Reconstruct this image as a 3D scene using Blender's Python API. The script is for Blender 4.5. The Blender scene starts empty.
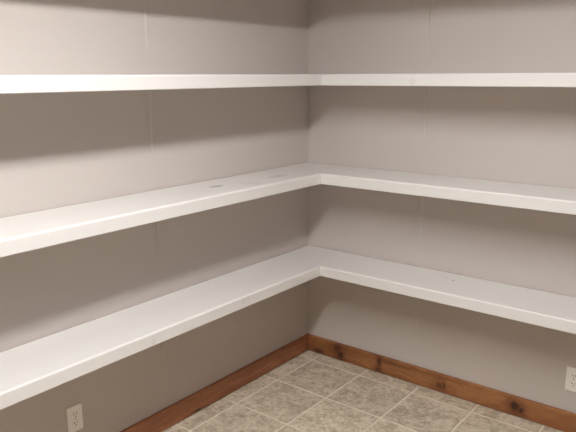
import bpy, bmesh, math, random
from mathutils import Vector, Matrix

random.seed(4)
SC = bpy.context.scene
COL = SC.collection

# ------------------------------------------------------------------ helpers
def link_mesh(name, bm, mats, parent=None, smooth=False):
    me = bpy.data.meshes.new(name)
    bmesh.ops.recalc_face_normals(bm, faces=bm.faces[:])
    bm.to_mesh(me); bm.free()
    for m in (mats if isinstance(mats, (list, tuple)) else [mats]):
        me.materials.append(m)
    if smooth:
        for p in me.polygons: p.use_smooth = True
    o = bpy.data.objects.new(name, me); COL.objects.link(o)
    if parent: o.parent = parent
    return o

def thing(name, label, cat, loc, rotz=0, group=None):
    o = bpy.data.objects.new(name, None); COL.objects.link(o)
    o.empty_display_size = .05
    o.location = loc; o.rotation_euler = (0, 0, rotz)
    o['label'] = label; o['category'] = cat
    if group: o['group'] = group
    return o

def struct(name, bm, mats, **k):
    o = link_mesh(name, bm, mats, **k); o['kind'] = 'structure'; return o

def box(bm, a, b, bevel=0, seg=2, mi=0):
    r = bmesh.ops.create_cube(bm, size=1)
    vs = r['verts']
    for v in vs:
        v.co = Vector([a[i] + (v.co[i] + .5) * (b[i] - a[i]) for i in range(3)])
    fs = list({f for v in vs for f in v.link_faces})
    for f in fs: f.material_index = mi
    if bevel:
        es = list({e for v in vs for e in v.link_edges})
        bmesh.ops.bevel(bm, geom=es, offset=bevel, segments=seg, affect='EDGES', profile=.5)

def loft(bm, rings, close=True, caps=True):
    """rings: lists of points, joined one after another"""
    R = [[bm.verts.new(p) for p in r] for r in rings]
    n = len(R[0])
    for a, b in zip(R, R[1:]):
        for i in range(n if close else n - 1):
            j = (i + 1) % n
            bm.faces.new((a[i], a[j], b[j], b[i]))
    if caps and close:
        bm.faces.new(R[0]); bm.faces.new(R[-1])

def rounded(w, h, r, n=5):
    pts = []
    for cx, cy, a0 in ((w/2-r, h/2-r, 0), (-w/2+r, h/2-r, 90), (-w/2+r, -h/2+r, 180), (w/2-r, -h/2+r, 270)):
        for i in range(n + 1):
            a = math.radians(a0 + 90*i/n)
            pts.append((cx + r*math.cos(a), cy + r*math.sin(a)))
    return pts

# ------------------------------------------------------------------ materials
class NT:
    def __init__(s, name):
        s.m = bpy.data.materials.new(name); s.m.use_nodes = True
        s.t = s.m.node_tree; s.bsdf = s.t.nodes['Principled BSDF']
        s.obj = s.n('ShaderNodeTexCoord').outputs['Object']
    def n(s, typ, **k):
        x = s.t.nodes.new(typ)
        for a, b in k.items(): setattr(x, a, b)
        return x
    def set(s, sock, v):
        if isinstance(v, bpy.types.NodeSocket): s.t.links.new(v, sock)
        else: sock.default_value = v
    def math(s, op, a, b=0, c=0, clamp=False):
        x = s.n('ShaderNodeMath', operation=op, use_clamp=clamp)
        for i, v in enumerate((a, b, c)): s.set(x.inputs[i], v)
        return x.outputs[0]
    def vec(s, op, a, b=(0,0,0)):
        x = s.n('ShaderNodeVectorMath', operation=op)
        s.set(x.inputs[0], a); s.set(x.inputs[1], b)
        return x.outputs['Value'] if op in ('LENGTH', 'DOT_PRODUCT') else x.outputs[0]
    def noise(s, vec, scale, detail=3, rough=.5, dist=0, color=False):
        x = s.n('ShaderNodeTexNoise')
        s.set(x.inputs['Vector'], vec); x.inputs['Scale'].default_value = scale
        x.inputs['Detail'].default_value = detail; x.inputs['Roughness'].default_value = rough
        x.inputs['Distortion'].default_value = dist
        return x.outputs['Color' if color else 'Fac']
    def ramp(s, f, lo, hi, a=0., b=1., smooth=True):
        x = s.n('ShaderNodeMapRange', interpolation_type='SMOOTHSTEP' if smooth else 'LINEAR')
        for i, v in enumerate((f, lo, hi, a, b)): s.set(x.inputs[i], v)
        return x.outputs[0]
    def mix(s, f, a, b):
        x = s.n('ShaderNodeMix', data_type='RGBA')
        s.set(x.inputs[0], f)
        for i, v in ((6, a), (7, b)):
            s.set(x.inputs[i], v if isinstance(v, bpy.types.NodeSocket) else (*v, 1))
        return x.outputs[2]
    def bump(s, h, strength, dist):
        x = s.n('ShaderNodeBump'); s.set(x.inputs['Height'], h)
        x.inputs['Strength'].default_value = strength; x.inputs['Distance'].default_value = dist
        s.t.links.new(x.outputs[0], s.bsdf.inputs['Normal'])
    def out(s, color=None, rough=.5, spec=.5):
        if color is not None:
            s.set(s.bsdf.inputs['Base Color'], color if isinstance(color, bpy.types.NodeSocket) else (*color, 1))
        s.set(s.bsdf.inputs['Roughness'], rough); s.bsdf.inputs['Specular IOR Level'].default_value = spec
        return s.m
    def blob(s, c, ax, wob=.35, scale=60, soft=.5):
        """mask of one mark with an uneven edge, centre c and half-sizes ax, in object coordinates"""
        d = s.vec('DIVIDE', s.vec('SUBTRACT', s.obj, c), ax)
        l = s.vec('LENGTH', d)
        l = s.math('ADD', l, s.math('MULTIPLY', s.math('SUBTRACT', s.noise(s.obj, scale), .5), wob*2))
        return s.ramp(l, 1 - soft, 1 + soft, 1, 0)

def simple(name, c, rough=.5, spec=.5, metal=0):
    t = NT(name); t.bsdf.inputs['Metallic'].default_value = metal
    return t.out(c, rough, spec)

WALL = (.558, .507, .474)
def wall_mat(name, c=WALL):
    t = NT(name)
    big = t.noise(t.obj, 1.7, 2)
    col = t.mix(big, [v*.97 for v in c], [v*1.03 for v in c])
    peel = t.noise(t.obj, 120, 3, .55)
    fine = t.noise(t.obj, 330, 2)
    t.bump(t.math('ADD', peel, t.math('MULTIPLY', fine, .3)), .25, .0025)
    return t.out(col, .62, .3)

def shelf_mat(name, marks=(), knots=()):
    t = NT(name)
    # lengthwise brush strokes of the enamel
    streak = t.noise(t.vec('MULTIPLY', t.obj, (40, 40, 220)), 1, 3)
    col = t.mix(t.noise(t.obj, 9, 3), (.735, .716, .696), (.755, .736, .718))
    for c, ax, tint, amt in marks:
        col = t.mix(t.math('MULTIPLY', t.blob(c, ax), amt), col, tint)
    for c, ax in knots:
        rim = t.math('SUBTRACT', t.blob(c, ax, .12, 90, .22), t.math('MULTIPLY', t.blob(c, [v*.62 for v in ax], .12, 90, .22), .8), clamp=True)
        col = t.mix(t.math('MULTIPLY', rim, .42), col, (.50, .46, .40))
    t.bump(streak, .03, .0006)
    return t.out(col, .30, .5)

M_WALL = wall_mat('warm_grey_wall_paint')
M_CEIL = wall_mat('ceiling_paint', (.62, .60, .58))
M_SHELF = shelf_mat('white_enamel')
M_SHELF_MID = shelf_mat('white_enamel_smudged', [
    ((.150, -.893, 0), (.020, .035, .05), (.34, .36, .38), .95),
    ((.185, -.503, 0), (.022, .062, .05), (.46, .48, .52), .65),
    ((.215, -.73, 0), (.06, .05, .05), (.60, .62, .64), .45)])
M_SHELF_LOW = shelf_mat('white_enamel_specked', [
    ((.950, -.106, 0), (.009, .006, .03), (.34, .32, .30), .9),
    ((.911, -.090, 0), (.012, .006, .03), (.45, .43, .41), .6),
    ((.880, -.085, 0), (.016, .006, .03), (.55, .53, .52), .4)])
M_BRACKET = simple('painted_bracket', (.60, .55, .51), .45)
M_TRIM_EYE = shelf_mat('white_enamel_over_knot', (), [((.797, -.303, -.036), (.014, 9, .012))])
M_TRIM_LOW = shelf_mat('white_enamel_over_knots', (), [((.305, -.898, -.020), (9, .015, .012)), ((.305, -.866, -.015), (9, .008, .008)), ((.305, -1.417, -.037), (9, .010, .010))])
M_PLASTIC = simple('white_outlet_plastic', (.90, .865, .82), .35)
M_SLOT = simple('dark_slot', (.018, .016, .015), .6)
M_STEEL = simple('painted_screw_steel', (.55, .53, .50), .35, metal=.6)
M_LAMPBASE = simple('lamp_base_metal', (.75, .73, .70), .4)

def wood_mat(name, light, dark, knots, axis):
    """stained pine; axis = direction of the grain, knots = (centre, half-sizes)"""
    t = NT(name)
    sc = (1.2, 14, 22) if axis == 'x' else (14, 1.2, 22)
    q = t.vec('MULTIPLY', t.obj, sc)
    warp = t.noise(t.obj, 5, 2, color=True)
    q = t.vec('ADD', q, t.vec('MULTIPLY', warp, (1.6, 1.6, 1.6)))
    g = t.noise(q, 1.6, 6, .6, .4)
    col = t.mix(t.ramp(g, .32, .7), dark, light)
    streak = t.ramp(t.noise(t.vec('MULTIPLY', t.obj, [v*5 for v in sc]), 1.0, 3), .35, .7)
    col = t.mix(t.math('MULTIPLY', streak, .30), col, [v*.55 for v in dark])
    tone = t.noise(t.vec('MULTIPLY', t.obj, (1.3, 1.3, 3)), 1.4, 2)
    col = t.mix(t.ramp(tone, .35, .65, .45, 0), col, (dark[0]*.8, dark[1]*.68, dark[2]*.62))
    for c, ax, a in knots:
        halo = t.blob(c, [v*2.4 for v in ax], .9, 22, .8)
        col = t.mix(t.math('MULTIPLY', halo, .70*a), col, (dark[0]*.50, dark[1]*.40, dark[2]*.38))
        col = t.mix(t.math('MULTIPLY', t.blob(c, ax, 1.1, 95, .5), a), col, (.030, .012, .009))
    t.bump(g, .15, .002)
    return t.out(col, t.ramp(g, .3, .7, .5, .38), .4)

BIG = 9.0
M_BASE_BACK = wood_mat('stained_knotty_pine', (.42, .19, .072), (.26, .10, .039), [
    ((.228, -.018, .074), (.022, BIG, .020), .75),
    ((.250, -.018, .034), (.018, BIG, .022), .85),
    ((.095, -.018, .018), (.030, BIG, .010), .7),
    ((.506, -.018, .066), (.009, BIG, .026), .8),
    ((.500, -.018, .020), (.016, BIG, .008), .6),
    ((.610, -.018, .080), (.075, BIG, .008), .35),
    ((.893, -.018, .046), (.005, BIG, .012), .8),
    ((.865, -.018, .037), (.016, BIG, .014), .55),
    ((1.262, -.018, .052), (.020, BIG, .022), .95),
    ((1.290, -.018, .040), (.010, BIG, .010), .9),
    ((1.72, -.018, .060), (.018, BIG, .018), .8),
    ((2.31, -.018, .040), (.020, BIG, .015), .8)], 'x')
M_BASE_LEFT = wood_mat('red_stained_pine', (.345, .135, .060), (.22, .083, .037), [
    ((.018, -.935, .010), (BIG, .016, .007), .95),
    ((.018, -2.1, .050), (BIG, .018, .015), .8)], 'y')
M_BASE_REST = wood_mat('plain_stained_pine', (.27, .105, .04), (.16, .055, .022), [], 'x')

# tile grid, from the photograph's joints
T, OX, OY = .3224, .1107, -.1068
def tile_mat():
    t = NT('mottled_ceramic_tile')
    g = t.vec('DIVIDE', t.vec('SUBTRACT', t.obj, (OX, OY, 0)), (T, T, 1))
    cell = t.vec('MULTIPLY', t.vec('FLOOR', g), (1, 1, 0))
    wn = t.n('ShaderNodeTexWhiteNoise', noise_dimensions='3D'); t.set(wn.inputs[0], cell)
    q = t.vec('ADD', t.obj, t.vec('MULTIPLY', wn.outputs['Color'], (7, 7, 7)))
    a = t.noise(q, 12, 8, .72, .9)
    b = t.noise(q, 48, 4, .65, .3)
    f = t.math('ADD', t.math('MULTIPLY', a, .6), t.math('MULTIPLY', b, .4))
    col = t.mix(t.ramp(f, .40, .60), (.38, .315, .23), (.66, .575, .455))
    vein = t.ramp(t.math('ABSOLUTE', t.math('SUBTRACT', t.noise(q, 15, 6, .65, 1.0), .5)), 0, .03, 1, 0)
    col = t.mix(t.math('MULTIPLY', vein, .45), col, (.76, .68, .56))
    tone = t.math('MULTIPLY_ADD', wn.outputs['Value'], .12, .94)
    col = t.mix(1, col, col)
    hs = t.n('ShaderNodeHueSaturation'); t.set(hs.inputs['Color'], col); t.set(hs.inputs['Value'], tone)
    t.bump(f, .06, .002)
    return t.out(hs.outputs[0], .42, .45)
M_TILE = tile_mat()
_g = NT('sanded_grout')
M_GROUT = _g.out(_g.mix(_g.noise(_g.obj, 40), (.70, .63, .52), (.80, .73, .62)), .85, .2)

# ------------------------------------------------------------------ room shell
X1, Y1, H = 3.4, -4.4, 2.56
def slab(name, a, b, m):
    bm = bmesh.new(); box(bm, a, b); return struct(name, bm, m)
slab('wall_left', (-.1, Y1-.1, -.05), (0, .1, H), M_WALL)
slab('wall_back', (0, 0, -.05), (X1, .1, H), M_WALL)
slab('wall_right', (X1, Y1-.1, -.05), (X1+.1, .1, H), M_WALL)
slab('ceiling', (-.1, Y1-.1, H), (X1+.1, .1, H+.1), M_CEIL)
# wall behind the photographer, with its doorway
bm = bmesh.new()
DX0, DX1, DH = 1.75, 2.61, 2.05
box(bm, (0, Y1-.1, -.05), (DX0, Y1, H)); box(bm, (DX1, Y1-.1, -.05), (X1, Y1, H)); box(bm, (DX0, Y1-.1, DH), (DX1, Y1, H))
struct('wall_front', bm, M_WALL)
# doorway casing and the closed panel door in it
bm = bmesh.new()
for x0, x1 in ((DX0-.06, DX0), (DX1, DX1+.06)): box(bm, (x0, Y1, 0), (x1, Y1+.015, DH+.06), .004)
box(bm, (DX0, Y1, DH), (DX1, Y1+.015, DH+.06), .004)
struct('trim_1', bm, M_BASE_REST)
bm = bmesh.new()
box(bm, (DX0+.003, Y1-.06, .008), (DX1-.003, Y1-.02, DH-.003), .002)
for z0, z1 in ((.2, .92), (1.06, 1.9)):
    for x0, x1 in ((DX0+.12, DX0+.39), (DX0+.47, DX0+.74)): box(bm, (x0, Y1-.024, z0), (x1, Y1-.013, z1), .006)
struct('door_1', bm, M_BASE_REST)

# tiled floor: grout bed with pillow-edged tiles, one mesh
bm = bmesh.new()
gx = [0] + [OX + i*T for i in range(0, 12) if OX + i*T < X1] + [X1]
gy = [0] + [OY - i*T for i in range(0, 13) if OY - i*T > Y1] + [Y1]
box(bm, (-.1, Y1-.1, -.06), (X1+.1, .1, -.0016), mi=1)
J = .0034
for x0, x1 in zip(gx, gx[1:]):
    for y1, y0 in zip(gy, gy[1:]):
        a = (x0 + (J if x0 > 0 else 0), y0 + (J if y0 > Y1 else 0)); b = (x1 - (J if x1 < X1 else 0), y1 - (J if y1 < 0 else 0))
        rings = []
        for ins, z in ((0, -.006), (0, -.0022), (.0007, -.0008), (.0026, 0)):
            rings.append([(a[0]+ins, a[1]+ins, z), (b[0]-ins, a[1]+ins, z), (b[0]-ins, b[1]-ins, z), (a[0]+ins, b[1]-ins, z)])
        loft(bm, rings)
struct('floor', bm, [M_TILE, M_GROUT])

# baseboards: flat boards with eased top edge and a fine undercut at the tiles
BH, BT = .1008, .018
prof = [(0, 0.0), (BT-.007, 0), (BT-.007, .0045), (BT, .0055), (BT, BH-.004), (BT-.0012, BH-.0012), (BT-.004, BH), (0, BH)]
def board(name, fn, s0, s1, m):
    bm = bmesh.new()
    loft(bm, [[fn(d, s, z) for d, z in prof] for s in (s0, s1)])
    return struct(name, bm, m)
board('baseboard_back', lambda d, s, z: (s, -d, z), BT, X1, M_BASE_BACK)
board('baseboard_left', lambda d, s, z: (d, s, z), Y1, 0, M_BASE_LEFT)
board('baseboard_right', lambda d, s, z: (X1-d, s, z), Y1, -BT, M_BASE_REST)
board('baseboard_front', lambda d, s, z: (s, Y1+d, z), BT, DX0-.06, M_BASE_REST)

# ------------------------------------------------------------------ corner shelves
DL, DR, TH, NOSE = .305, .3033, .0545, .018
def nose_profile():
    p = []
    r = .008
    for i in range(6):
        a = math.radians(90*i/5); p.append((r - r*math.sin(a), -r + r*math.cos(a)))   # top (d=r) to front (d=0)
    r = .003
    for i in range(4):
        a = math.radians(90*i/3); p.append((r - r*math.cos(a), -TH + r - r*math.sin(a)))
    p += [(NOSE, -TH), (NOSE, 0)]
    return p

def corner_shelf(z, label, mat, gap_left, gap_back, trim_mat=M_SHELF):
    t = thing('corner_shelf', label, 'shelf', (0, 0, z), group='white L-shaped corner shelves')
    # board: one L, 32 mm thick, set a hair off the uneven walls
    bm = bmesh.new()
    L = [(gap_left, -gap_back), (X1, -gap_back), (X1, -DR+NOSE), (DL-NOSE, -DR+NOSE), (DL-NOSE, Y1), (gap_left, Y1)]
    loft(bm, [[(x, y, -.0005) for x, y in L], [(x, y, -.032) for x, y in L]])
    link_mesh('shelf_board', bm, mat, t)
    P = nose_profile()
    bm = bmesh.new()
    loft(bm, [[(DL-d, Y1, zz) for d, zz in P], [(DL-d, -DR+d-.0003, zz) for d, zz in P]])
    link_mesh('front_trim', bm, trim_mat, t)
    bm = bmesh.new()
    loft(bm, [[(DL-d+.0003, -DR+d, zz) for d, zz in P], [(X1, -DR+d, zz) for d, zz in P]])
    link_mesh('front_trim', bm, trim_mat, t)
    return t

corner_shelf(2.055, 'white corner shelf highest of all, close under the ceiling', M_SHELF, .001, .001)
corner_shelf(1.6275, 'white L-shaped corner shelf at eye level, seen edge-on so its top is hidden', M_SHELF, .002, .002, M_TRIM_EYE)
corner_shelf(1.1390, 'white L-shaped corner shelf at mid height with grey smudges on its top', M_SHELF_MID, .0065, .005)
corner_shelf(.6528, 'white L-shaped corner shelf nearest the floor, above the two wall outlets', M_SHELF_LOW, .009, .0055,
             M_TRIM_LOW)

# ------------------------------------------------------------------ shelf brackets (stamped steel, painted with the wall)
def make_bracket():
    """at the origin: wall plane is x=0, room at +x, z=0 under the shelf board"""
    t = thing('shelf_bracket', '', 'bracket', (0, 0, 0), group='painted brackets under the shelves')
    def leg(length, w0, w1, fn):
        bm = bmesh.new()
        rings = []
        N = 14
        for i in range(N + 1):
            s = length*i/N
            w = w0 + (w1-w0)*i/N
            k = 1.0
            if i == N: w *= .55
            rib = .006*min(1, (N-i)/5)
            cs = [(-w/2, 0), (-w/2, .0016), (-w*.2, .0016), (-w*.1, .0016+rib), (w*.1, .0016+rib), (w*.2, .0016), (w/2, .0016), (w/2, 0)]
            rings.append([fn(s, u, h) for u, h in cs])
        loft(bm, rings)
        return bm
    link_mesh('wall_leg', leg(.29, .024, .009, lambda s, u, h: (h, u, -s)), M_BRACKET, t)
    link_mesh('shelf_leg', leg(.235, .030, .013, lambda s, u, h: (s, u, -h)), M_BRACKET, t)
    return t

def copy_tree(o):
    c = o.copy(); COL.objects.link(c)
    for ch in list(o.children):
        d = ch.copy(); COL.objects.link(d); d.parent = c
    return c

proto = make_bracket(); first = True
names = {2.055: 'above the eye-level shelf', 1.6275: 'under the eye-level shelf', 1.1390: 'under the smudged mid-height shelf', .6528: 'under the lowest shelf'}
for z, where in names.items():
    for wall in ('left', 'back'):
        o = proto if first else copy_tree(proto); first = False
        side = 'left wall' if wall == 'left' else 'right-hand wall'
        o['label'] = 'slim wall-coloured metal bracket on the %s %s' % (side, where)
        o.location = (0, -1.124, z-.0325) if wall == 'left' else (.717, 0, z-.0325)
        o.rotation_euler = (0, 0, 0 if wall == 'left' else -math.pi/2)

# ------------------------------------------------------------------ wall outlets
def make_outlet():
    """face towards -y, back on y=0, z=0 at the plate's centre"""
    t = thing('wall_outlet', '', 'outlet', (0, 0, 0), group='white duplex outlets')
    def plate(bm, w, h, r, layers):
        base = rounded(w, h, r)
        rings = []
        for ins, d in layers:
            kx, kz = (w-2*ins)/w, (h-2*ins)/h
            rings.append([(x*kx, -d, z*kz) for x, z in base])
        loft(bm, rings)
    bm = bmesh.new()
    plate(bm, .070, .115, .004, ((0, 0), (0, .0025), (.0012, .0048), (.0035, .0058)))
    link_mesh('cover_plate', bm, M_PLASTIC, t)
    for zc in (.0195, -.0195):
        bm = bmesh.new()
        plate(bm, .034, .0285, .0125, ((0, .005), (0, .0072), (.0006, .0078)))
        r = link_mesh('receptacle', bm, M_PLASTIC, t); r.location = (0, 0, zc)
        for x, hh in ((-.0064, .0085), (.0064, .0068)):
            bm = bmesh.new(); box(bm, (x-.0013, -.0081, .0022-hh/2+.002), (x+.0013, -.0070, .0022+hh/2+.002))
            link_mesh('slot', bm, M_SLOT, r)
        bm = bmesh.new()
        pts = [(.0026*math.cos(a), .0026*math.sin(a)) for a in [math.pi*i/8 for i in range(9)]] + [(-.0026, -.0022), (.0026, -.0022)]
        loft(bm, [[(x, d, z-.0078) for x, z in pts] for d in (-.0070, -.0081)])
        link_mesh('ground_hole', bm, M_SLOT, r)
    bm = bmesh.new()
    loft(bm, [[(q*.0032*math.cos(2*math.pi*i/14), -d, q*.0032*math.sin(2*math.pi*i/14)) for i in range(14)] for q, d in ((1, .005), (1, .0062), (.7, .0069))])
    link_mesh('plate_screw', bm, M_STEEL, t)
    return t
def copy_deep(o, parent=None):
    c = o.copy(); COL.objects.link(c)
    if parent: c.parent = parent
    for ch in list(o.children): copy_deep(ch, c)
    return c
a = make_outlet(); b = copy_deep(a)
a['label'] = 'white duplex outlet on the shaded left wall below the lowest shelf'
a.location = (0, -1.5947, .2625); a.rotation_euler = (0, 0, math.pi/2)
b['label'] = 'white duplex outlet on the right-hand wall above the knotty baseboard'
b.location = (1.5085, 0, .2622)

# ------------------------------------------------------------------ ceiling lamp (lights the pantry)
LX, LY, LLEN, LW = 1.39, -2.14, 1.5, .22
lamp = thing('ceiling_light', 'long flat ceiling light with a glowing white diffuser panel', 'ceiling light', (LX, LY, H))
bm = bmesh.new(); box(bm, (-LW/2-.012, -LLEN/2-.012, -.058), (LW/2+.012, LLEN/2+.012, 0), .004)
link_mesh('housing', bm, M_LAMPBASE, lamp)
bm = bmesh.new()
for s in (-1, 1):
    box(bm, (s*(LW/2+.006)-.006, -LLEN/2-.012, -.086), (s*(LW/2+.006)+.006, LLEN/2+.012, -.055), .002)
    box(bm, (-LW/2, s*(LLEN/2+.006)-.006, -.086), (LW/2, s*(LLEN/2+.006)+.006, -.055), .002)
link_mesh('frame', bm, M_LAMPBASE, lamp)
e = NT('lit_diffuser'); e.out((.8, .79, .77), .4)
e.bsdf.inputs['Emission Color'].default_value = (1, .995, .985, 1)
e.bsdf.inputs['Emission Strength'].default_value = 65
bm = bmesh.new(); box(bm, (-LW/2, -LLEN/2, -.082), (LW/2, LLEN/2, -.070), .002)
link_mesh('diffuser', bm, e.m, lamp)

# ------------------------------------------------------------------ world, camera, view
w = bpy.data.worlds.new('World'); SC.world = w; w.use_nodes = True
w.node_tree.nodes['Background'].inputs[0].default_value = (.02, .02, .02, 1)
cd = bpy.data.cameras.new('camera'); co = bpy.data.objects.new('camera', cd); COL.objects.link(co)
cd.sensor_fit = 'HORIZONTAL'; cd.sensor_width = 36; cd.lens = 639.66*36/576; cd.clip_start = .02
R = Vector((0.78508972, 0.61936453, -0.00466019)); U = Vector((-0.12964017, 0.17167635, 0.97658623)); F = Vector((-0.60566291, 0.76610366, -0.21507586))
co.matrix_world = Matrix(((R.x, U.x, -F.x, 2.15352), (R.y, U.y, -F.y, -2.91111), (R.z, U.z, -F.z, 1.62312), (0, 0, 0, 1)))
SC.camera = co
vs = SC.view_settings
vs.view_transform = 'Standard'; vs.look = 'None'; vs.gamma = 1; vs.use_curve_mapping = False; vs.exposure = 0
SC.cycles.use_denoising = True
SC.cycles.max_bounces = 12; SC.cycles.diffuse_bounces = 8
